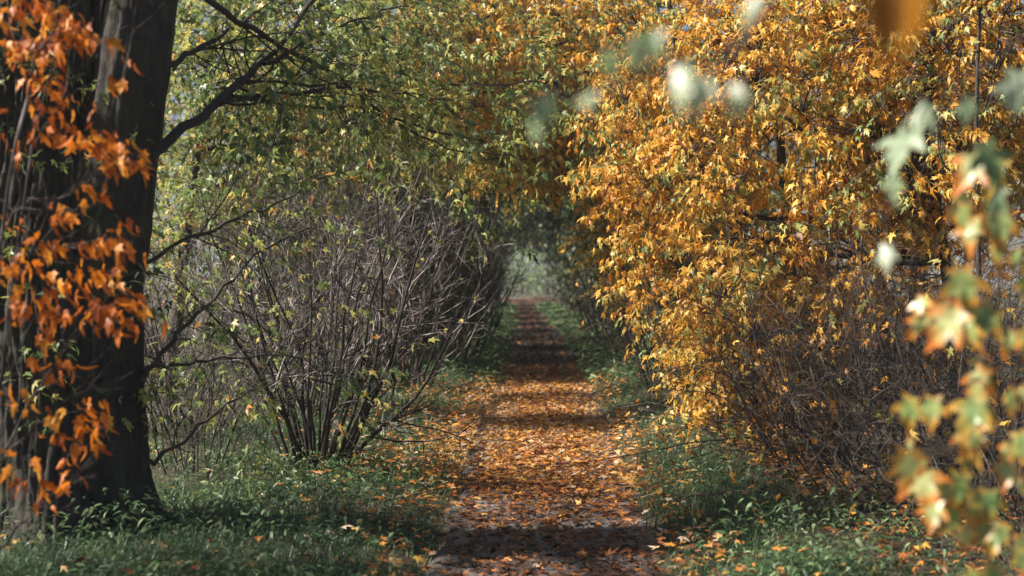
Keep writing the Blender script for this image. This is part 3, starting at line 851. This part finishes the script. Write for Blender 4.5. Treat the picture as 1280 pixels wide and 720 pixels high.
R.seed(5)
spots = [(1205, 235), (1235, 275), (1262, 300), (1190, 345), (1160, 372), (1178, 400), (1242, 380), (1268, 405), (1150, 500), (1128, 562), (1166, 540), (1200, 530), (1222, 565), (1250, 520), (1202, 595), (1188, 628),
         (1230, 612), (1214, 662), (1250, 655), (1275, 595), (1262, 690), (1270, 475), (1240, 495), (1215, 450), (1275, 345), (1240, 210), (1272, 250), (1145, 575), (1225, 700)]
lv_ = []
for a, b_ in spots:
    for q in range(2 if R.rand() < .75 else 3):
        lv_.append((a + R.normal(0, 13), b_ + R.normal(0, 13), 3.05 + R.normal(0, .08), R.uniform(.07, .122), np.clip(.6 + R.normal(0, .3), 0, 1)))
hanging_tip('yellow green maple branch with orange leaf edges hanging at the right edge, out of focus', [(1430, 40, 3.2), (1330, 150, 3.1), (1262, 290, 3.05), (1235, 420, 3.05), (1205, 540, 3.05), (1245, 720, 3.05)], lv_, SPRIG, 'sp_hi')
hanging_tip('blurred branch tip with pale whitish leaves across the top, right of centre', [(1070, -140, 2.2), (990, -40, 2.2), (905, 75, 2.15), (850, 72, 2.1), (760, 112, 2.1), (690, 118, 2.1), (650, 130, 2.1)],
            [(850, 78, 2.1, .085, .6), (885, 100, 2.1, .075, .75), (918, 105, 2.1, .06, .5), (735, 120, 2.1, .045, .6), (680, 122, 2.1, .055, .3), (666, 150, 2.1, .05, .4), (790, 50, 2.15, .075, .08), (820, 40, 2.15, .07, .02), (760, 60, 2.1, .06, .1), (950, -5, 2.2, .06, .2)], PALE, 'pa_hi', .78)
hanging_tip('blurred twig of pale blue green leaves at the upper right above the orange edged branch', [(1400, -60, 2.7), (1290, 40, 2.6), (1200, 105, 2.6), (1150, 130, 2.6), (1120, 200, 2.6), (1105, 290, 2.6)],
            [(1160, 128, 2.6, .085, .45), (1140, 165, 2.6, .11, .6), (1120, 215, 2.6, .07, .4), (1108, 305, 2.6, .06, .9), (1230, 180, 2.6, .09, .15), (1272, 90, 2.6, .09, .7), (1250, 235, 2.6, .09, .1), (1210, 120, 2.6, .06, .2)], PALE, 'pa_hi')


def close_leaf():
    root = thing('leaf_spray', 'large blurred brown orange leaf hanging closest to the camera at the top right edge', 'branch', P(1140, -300, 1.1))
    lp = curve([P(1140, -300, 1.1), P(1150, -160, 1.1), P(1135, -50, 1.1)], 10)
    tube_obj('stem', lp, np.linspace(.002, .001, 10), M_TWIG, root, 6)
    L = mk(np.stack([P(1118, -55, 1.1), P(1152, -50, 1.12)]), A3([-.12, .1, -1], [.1, .1, -1]).reshape(2, 3), A3([-.3, -.9, .3], [.3, -.9, .2]).reshape(2, 3), np.array([.085, .08]), np.array([.12, .22]), bend=(.1, .3), fold=(-.1, .2))
    single_leaves(L, ORANGE, OVAL, 'or_oval', root)


close_leaf()

# ------------------------------------------------------------------ ground cover, grass, litter
def blades():
    n = 190000
    y = 6.2 + (R.rand(n) ** 1.6) * 24; x = R.uniform(-1, 1, n) * np.interp(y, [6, 12, 30], [3.4, 4.2, 4.5])
    d = np.abs(x - pcx(y)) - phw(y)
    dens = np.clip((d + .02) / .35, 0, 1) * np.clip(1.5 - (d - 1.2) / .9, .12, 1) * (.5 + 1.0 * np.clip((fbm(x * .9 + 3, y * .9, 3) - .28) * 3, 0, 1))
    left = x < pcx(y)
    dens = np.where(left, dens * .75, dens * 1.1 * np.clip((1.75 - x) / .4 + (y - 8) * .05, .06, 1))
    k = R.rand(n) < dens; x, y = x[k], y[k]; n = len(x)
    z = gz(x, y) - .01
    h = R.uniform(.04, .16, n) * (.6 + .8 * fbm(x * 3, y * 3, 2)); a = R.rand(n) * 2 * math.pi; wd = R.uniform(.0012, .0028, n) * (1 + y / 16)
    ln = R.uniform(.3, 1.7, n) * h
    c, s = np.cos(a), np.sin(a)
    base = np.stack([x, y, z], 1); sd = np.stack([-s, c, 0 * s], 1) * wd[:, None]; o = np.stack([c, s, 0 * s], 1)
    mid = base + o * (ln * .35)[:, None] + np.array([0, 0, 1.]) * (h * .62)[:, None]
    tip = base + o * ln[:, None] + np.array([0, 0, 1.]) * (h * R.uniform(.55, .95, n))[:, None]
    V = np.stack([base - sd, base + sd, mid - sd * .7, mid + sd * .7, tip], 1)
    lo = np.array([0, 1, 3, 2, 2, 3, 4]); loops = (lo[None] + (np.arange(n) * 5)[:, None]).ravel()
    sz = np.tile([4, 3], n)
    tone = np.clip(.45 + .5 * (fbm(x * 2, y * 2, 2) - .4) + R.normal(0, .2, n), 0, 1)
    link('grass', mesh_np('grass', V, loops, sz, GRASS, {'tone': np.repeat(tone, 5)}), kind='stuff')


blades()


def herbs():
    n = 85000
    y = 6.2 + (R.rand(n) ** 1.5) * 22; x = R.uniform(-1, 1, n) * np.interp(y, [6, 12, 30], [3.4, 4.2, 4.5])
    d = np.abs(x - pcx(y)) - phw(y)
    patch = np.clip((fbm(x * .8 + 30, y * .8 + 9, 3) - .36) * 4, 0, 1)
    left = x < pcx(y)
    dens = np.clip((d - .05) / .5, 0, 1) * np.clip(1.6 - d / 1.6, .3, 1) * np.where(left, .5 + 1.1 * patch, .3 + .8 * patch)
    k = R.rand(n) < dens; x, y = x[k], y[k]; n = len(x)
    # each is a small rosette: leaves at different heights on short stalks
    hgt = R.uniform(.02, .10, n) + R.rand(n) * .22 * np.clip((fbm(x * 1.6 + 4, y * 1.6, 3) - .3) * 3, 0, 1)
    pos = np.stack([x, y, gz(x, y) + hgt], 1)
    a = R.rand(n) * 2 * math.pi
    dr = np.stack([np.cos(a), np.sin(a), R.uniform(-.5, .3, n)], 1)
    L = mk(pos, dr, nrm(np.array([0, 0, 1.]) + R.normal(0, .35, (n, 3))), R.uniform(.02, .062, n), .42 + .5 * (fbm(x * 2, y * 2, 2) - .4) + R.normal(0, .22, n))
    nf = 7000
    yf = 20 + R.rand(nf) ** 1.3 * 60; sd = np.where(R.rand(nf) < .5, -1, 1); xf = pcx(yf) + sd * (phw(yf) * R.uniform(.85, 1.05, nf) + np.abs(R.normal(0, .7, nf)))
    pf = np.stack([xf, yf, gz(xf, yf) + R.uniform(.02, .22, nf)], 1); a = R.rand(nf) * 2 * math.pi
    Lf = mk(pf, np.stack([np.cos(a), np.sin(a), R.uniform(-.4, .4, nf)], 1), nrm(np.array([0, 0, 1.]) + R.normal(0, .4, (nf, 3))), R.uniform(.07, .13, nf) * (1 + yf / 60), .5 + R.normal(0, .2, nf))
    link('ground_cover', leaf_meshes('ground_cover', [(SMALL, L), (SMALL, Lf)], HERB), kind='stuff')


herbs()


def litter():
    n = 46000
    y = 5.8 + (R.rand(n) ** 2.1) * 105; x = pcx(y) + R.normal(0, 1, n) * 1.3
    d = np.abs(x - pcx(y)) - phw(y)
    on = d < 0
    dens = np.where(on, 1.0, (np.exp(-np.maximum(d, 0) / .4) * .45 + .07) * np.interp(y, [6, 9, 12, 20], [.5, .65, 1.1, .8]) + np.where(x > 1.75, .5, 0) + np.where((x < pcx(y)) & (y > 10.5) & (y < 19), .8, 0) * np.exp(-np.maximum(d, 0) / .8))
    # thick drift on the lit stretch, thinner and rotting in front
    dens = dens * np.where(on, np.interp(y, [6, 9, 11, 13, 40], [.7, .75, 1, 1, .8]), 1)
    k = R.rand(n) < dens; x, y, on, d = x[k], y[k], on[k], d[k]; n = len(x)
    # the thick sunlit drift
    n2 = 24000
    y2 = R.uniform(9.3, 25, n2); x2 = pcx(y2) + np.clip(R.normal(0, .55, n2), -1.35, 1.35) * phw(y2)
    k2 = R.rand(n2) < np.interp(y2, [9.3, 11, 20, 25], [.1, 1, 1, .4]) * (.45 + 1.3 * np.clip(fbm(x2 * 2.2, y2 * 1.4, 3) - .2, 0, 1))
    n3 = 2200
    y3 = 24 + R.rand(n3) ** 1.3 * 60; x3 = pcx(y3) + np.clip(R.normal(0, .42, n3), -1, 1) * phw(y3)
    n4 = 5200
    y4 = R.uniform(7.6, 15.5, n4); x4 = np.interp(y4, [7.6, 10, 15.5], [2.15, 1.75, 1.6]) + np.abs(R.normal(0, .55, n4))
    k4 = R.rand(n4) < .25 + 1.5 * np.clip(fbm(x4 * 2, y4 * 2, 3) - .3, 0, 1)
    n6 = 2400
    y6 = R.uniform(6.4, 10.6, n6); x6 = pcx(y6) + np.clip(R.normal(0, .75, n6), -1.5, 1.5) * phw(y6)
    k6 = R.rand(n6) < .3 + 1.3 * np.clip(fbm(x6 * 2.4, y6 * 2.0, 3) - .25, 0, 1)
    n5 = 3000
    y5 = R.uniform(9.8, 19, n5); x5 = pcx(y5) - phw(y5) - np.abs(R.normal(0, .55, n5))
    k5 = R.rand(n5) < .15 + 1.9 * np.clip(fbm(x5 * 1.6 + 3, y5 * 1.1, 3) - .3, 0, 1)
    x = np.concatenate([x, x2[k2], x3, x4[k4], x5[k5], x6[k6]]); y = np.concatenate([y, y2[k2], y3, y4[k4], y5[k5], y6[k6]]); n = len(x)
    d = np.abs(x - pcx(y)) - phw(y); on = d < 0
    lift = np.where(on, R.uniform(.004, .02, n), R.uniform(.03, .15, n))
    pos = np.stack([x, y, gpath(x, y) + lift], 1)
    a = R.rand(n) * 2 * math.pi
    dr = np.stack([np.cos(a), np.sin(a), R.normal(0, .16, n)], 1)
    nn = nrm(np.array([0, 0, 1.]) + R.normal(0, .33, (n, 3)))
    fresh_shade = np.interp(y, [6, 8.5, 10.5, 13, 21, 29], [.24, .32, .55, .7, .62, .1])  # rotted brown in front; the far drop puts tunnel shade into leaf colour
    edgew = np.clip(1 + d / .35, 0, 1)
    fresh_shade = fresh_shade + .12 * edgew * (y > 8.5)
    tone = fresh_shade - .04 + R.normal(0, .24, n)
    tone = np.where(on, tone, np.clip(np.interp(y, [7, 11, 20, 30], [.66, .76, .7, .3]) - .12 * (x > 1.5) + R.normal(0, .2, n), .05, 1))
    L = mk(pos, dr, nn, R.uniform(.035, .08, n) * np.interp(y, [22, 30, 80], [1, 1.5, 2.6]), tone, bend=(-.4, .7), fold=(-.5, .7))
    px, py, dd = project(pos)
    inf = (px > 10) & (px < 1270) & (py < 712) & (py > 380)
    # 300 that show largest, spread over verges and path
    size_px = L['size'] / dd * FPX * (.5 + 1.0 * R.rand(n))
    sc = np.where(inf & (lift > np.where(on, .013, .06)), size_px, 0)
    pick = np.argsort(-sc)[:300]
    m = np.zeros(n, bool); m[pick] = True
    Ls = sub(L, m)
    os_ = single_leaves(Ls, FALLEN, MID, 'fa_mid', None, 'fallen_leaf')
    names = [(.2, 'dark rotted'), (.42, 'brown'), (.6, 'rusty orange'), (.76, 'bright orange'), (.92, 'yellow'), (2, 'pale tan')]
    for o, tn, p, onp, sz in zip(os_, Ls['tone'], Ls['pos'], on[m], Ls['size']):
        c = next(nm for lim, nm in names if tn < lim)
        big = 'large ' if sz > .066 else ('small ' if sz < .05 else '')
        where = ('on the shaded foreground end of the path' if p[1] < 9.2 else 'in the sunlit drift along the path') if onp else ('on the left grass verge' if p[0] < pcx(p[1]) else 'on the right grass verge')
        tag(o, f'{big}{c} fallen maple leaf lying loose {where}', 'leaf', f'{big}{c} fallen leaves {where}')
    nr = ~m & (pos[:, 1] < 15)
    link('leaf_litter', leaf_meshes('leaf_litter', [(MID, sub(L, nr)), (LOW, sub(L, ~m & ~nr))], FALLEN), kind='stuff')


litter()


def seedling(label, px, py, n=12, size=(.04, .075), h=.16, mat=None):
    d = CAM_Z * FPX / (py - HOR); b_ = P(px, py, d); b_[2] = gz(b_[0], b_[1])
    root = thing('seedling', label, 'plant', b_, 'broad leaved plants in the verges')
    lp = curve([b_ + A3(0, 0, -.03), b_ + A3(.01, 0, h * .5), b_ + A3(.015, .01, h)], 6)
    tube_obj('stem', lp, np.linspace(.004, .002, 6), M_TWIG, root, 5)
    a = np.arange(n) * 2.4; t = np.linspace(.25, 1, n)
    pos = b_ + np.stack([.012 * np.cos(a), .012 * np.sin(a), h * t], 1)
    L = mk(pos, np.stack([np.cos(a), np.sin(a), np.linspace(-.2, .5, n)], 1), nrm(np.array([0, -.2, 1.]) + R.normal(0, .2, (n, 3))), R.uniform(*size, n), .6 + R.normal(0, .15, n))
    single_leaves(L, HERB, OVAL, 'he_oval', root)


for lab, px, py in [('green broad leaved seedling at the foot of the bare thicket, lower right', 1110, 700), ('green leafy plant in the grass beside the right edge of the path', 830, 545),
                    ('green leafy plant at the right verge near the tunnel mouth', 790, 500), ('pale green plant under the large leafless shrub', 350, 628), ('green plant on the left verge beside the upright brown stems', 492, 515),
                    ('grey green plant in the left verge closest to the path', 528, 690), ('green leafy plant in front of the massive trunk', 262, 660)]:
    seedling(lab, px, py)

finish_foliage()

# thin autumn mist
hm = bpy.data.materials.new('haze'); hm.use_nodes = True
ht = hm.node_tree; ht.nodes.remove(ht.nodes['Principled BSDF'])
pv = ht.nodes.new('ShaderNodeVolumePrincipled'); pv.inputs['Density'].default_value = .0008; pv.inputs['Color'].default_value = (.86, .93, .95, 1); pv.inputs['Anisotropy'].default_value = .2
ht.links.new(pv.outputs[0], ht.nodes['Material Output'].inputs['Volume'])
hx = np.array([(x, y, z) for x in (-450, 450) for y in (-230, 950) for z in (-2.2, 11.5)], float)
hl = [0, 1, 3, 2, 4, 6, 7, 5, 0, 4, 5, 1, 2, 3, 7, 6, 0, 2, 6, 4, 1, 5, 7, 3]
link('haze', mesh_np('haze', hx, hl, [4] * 6, hm), kind='stuff')
print('objects', len(bpy.data.objects), 'tris', sum(len(o.data.loops) - 2 * len(o.data.polygons) for o in bpy.data.objects if o.type == 'MESH'), flush=True)
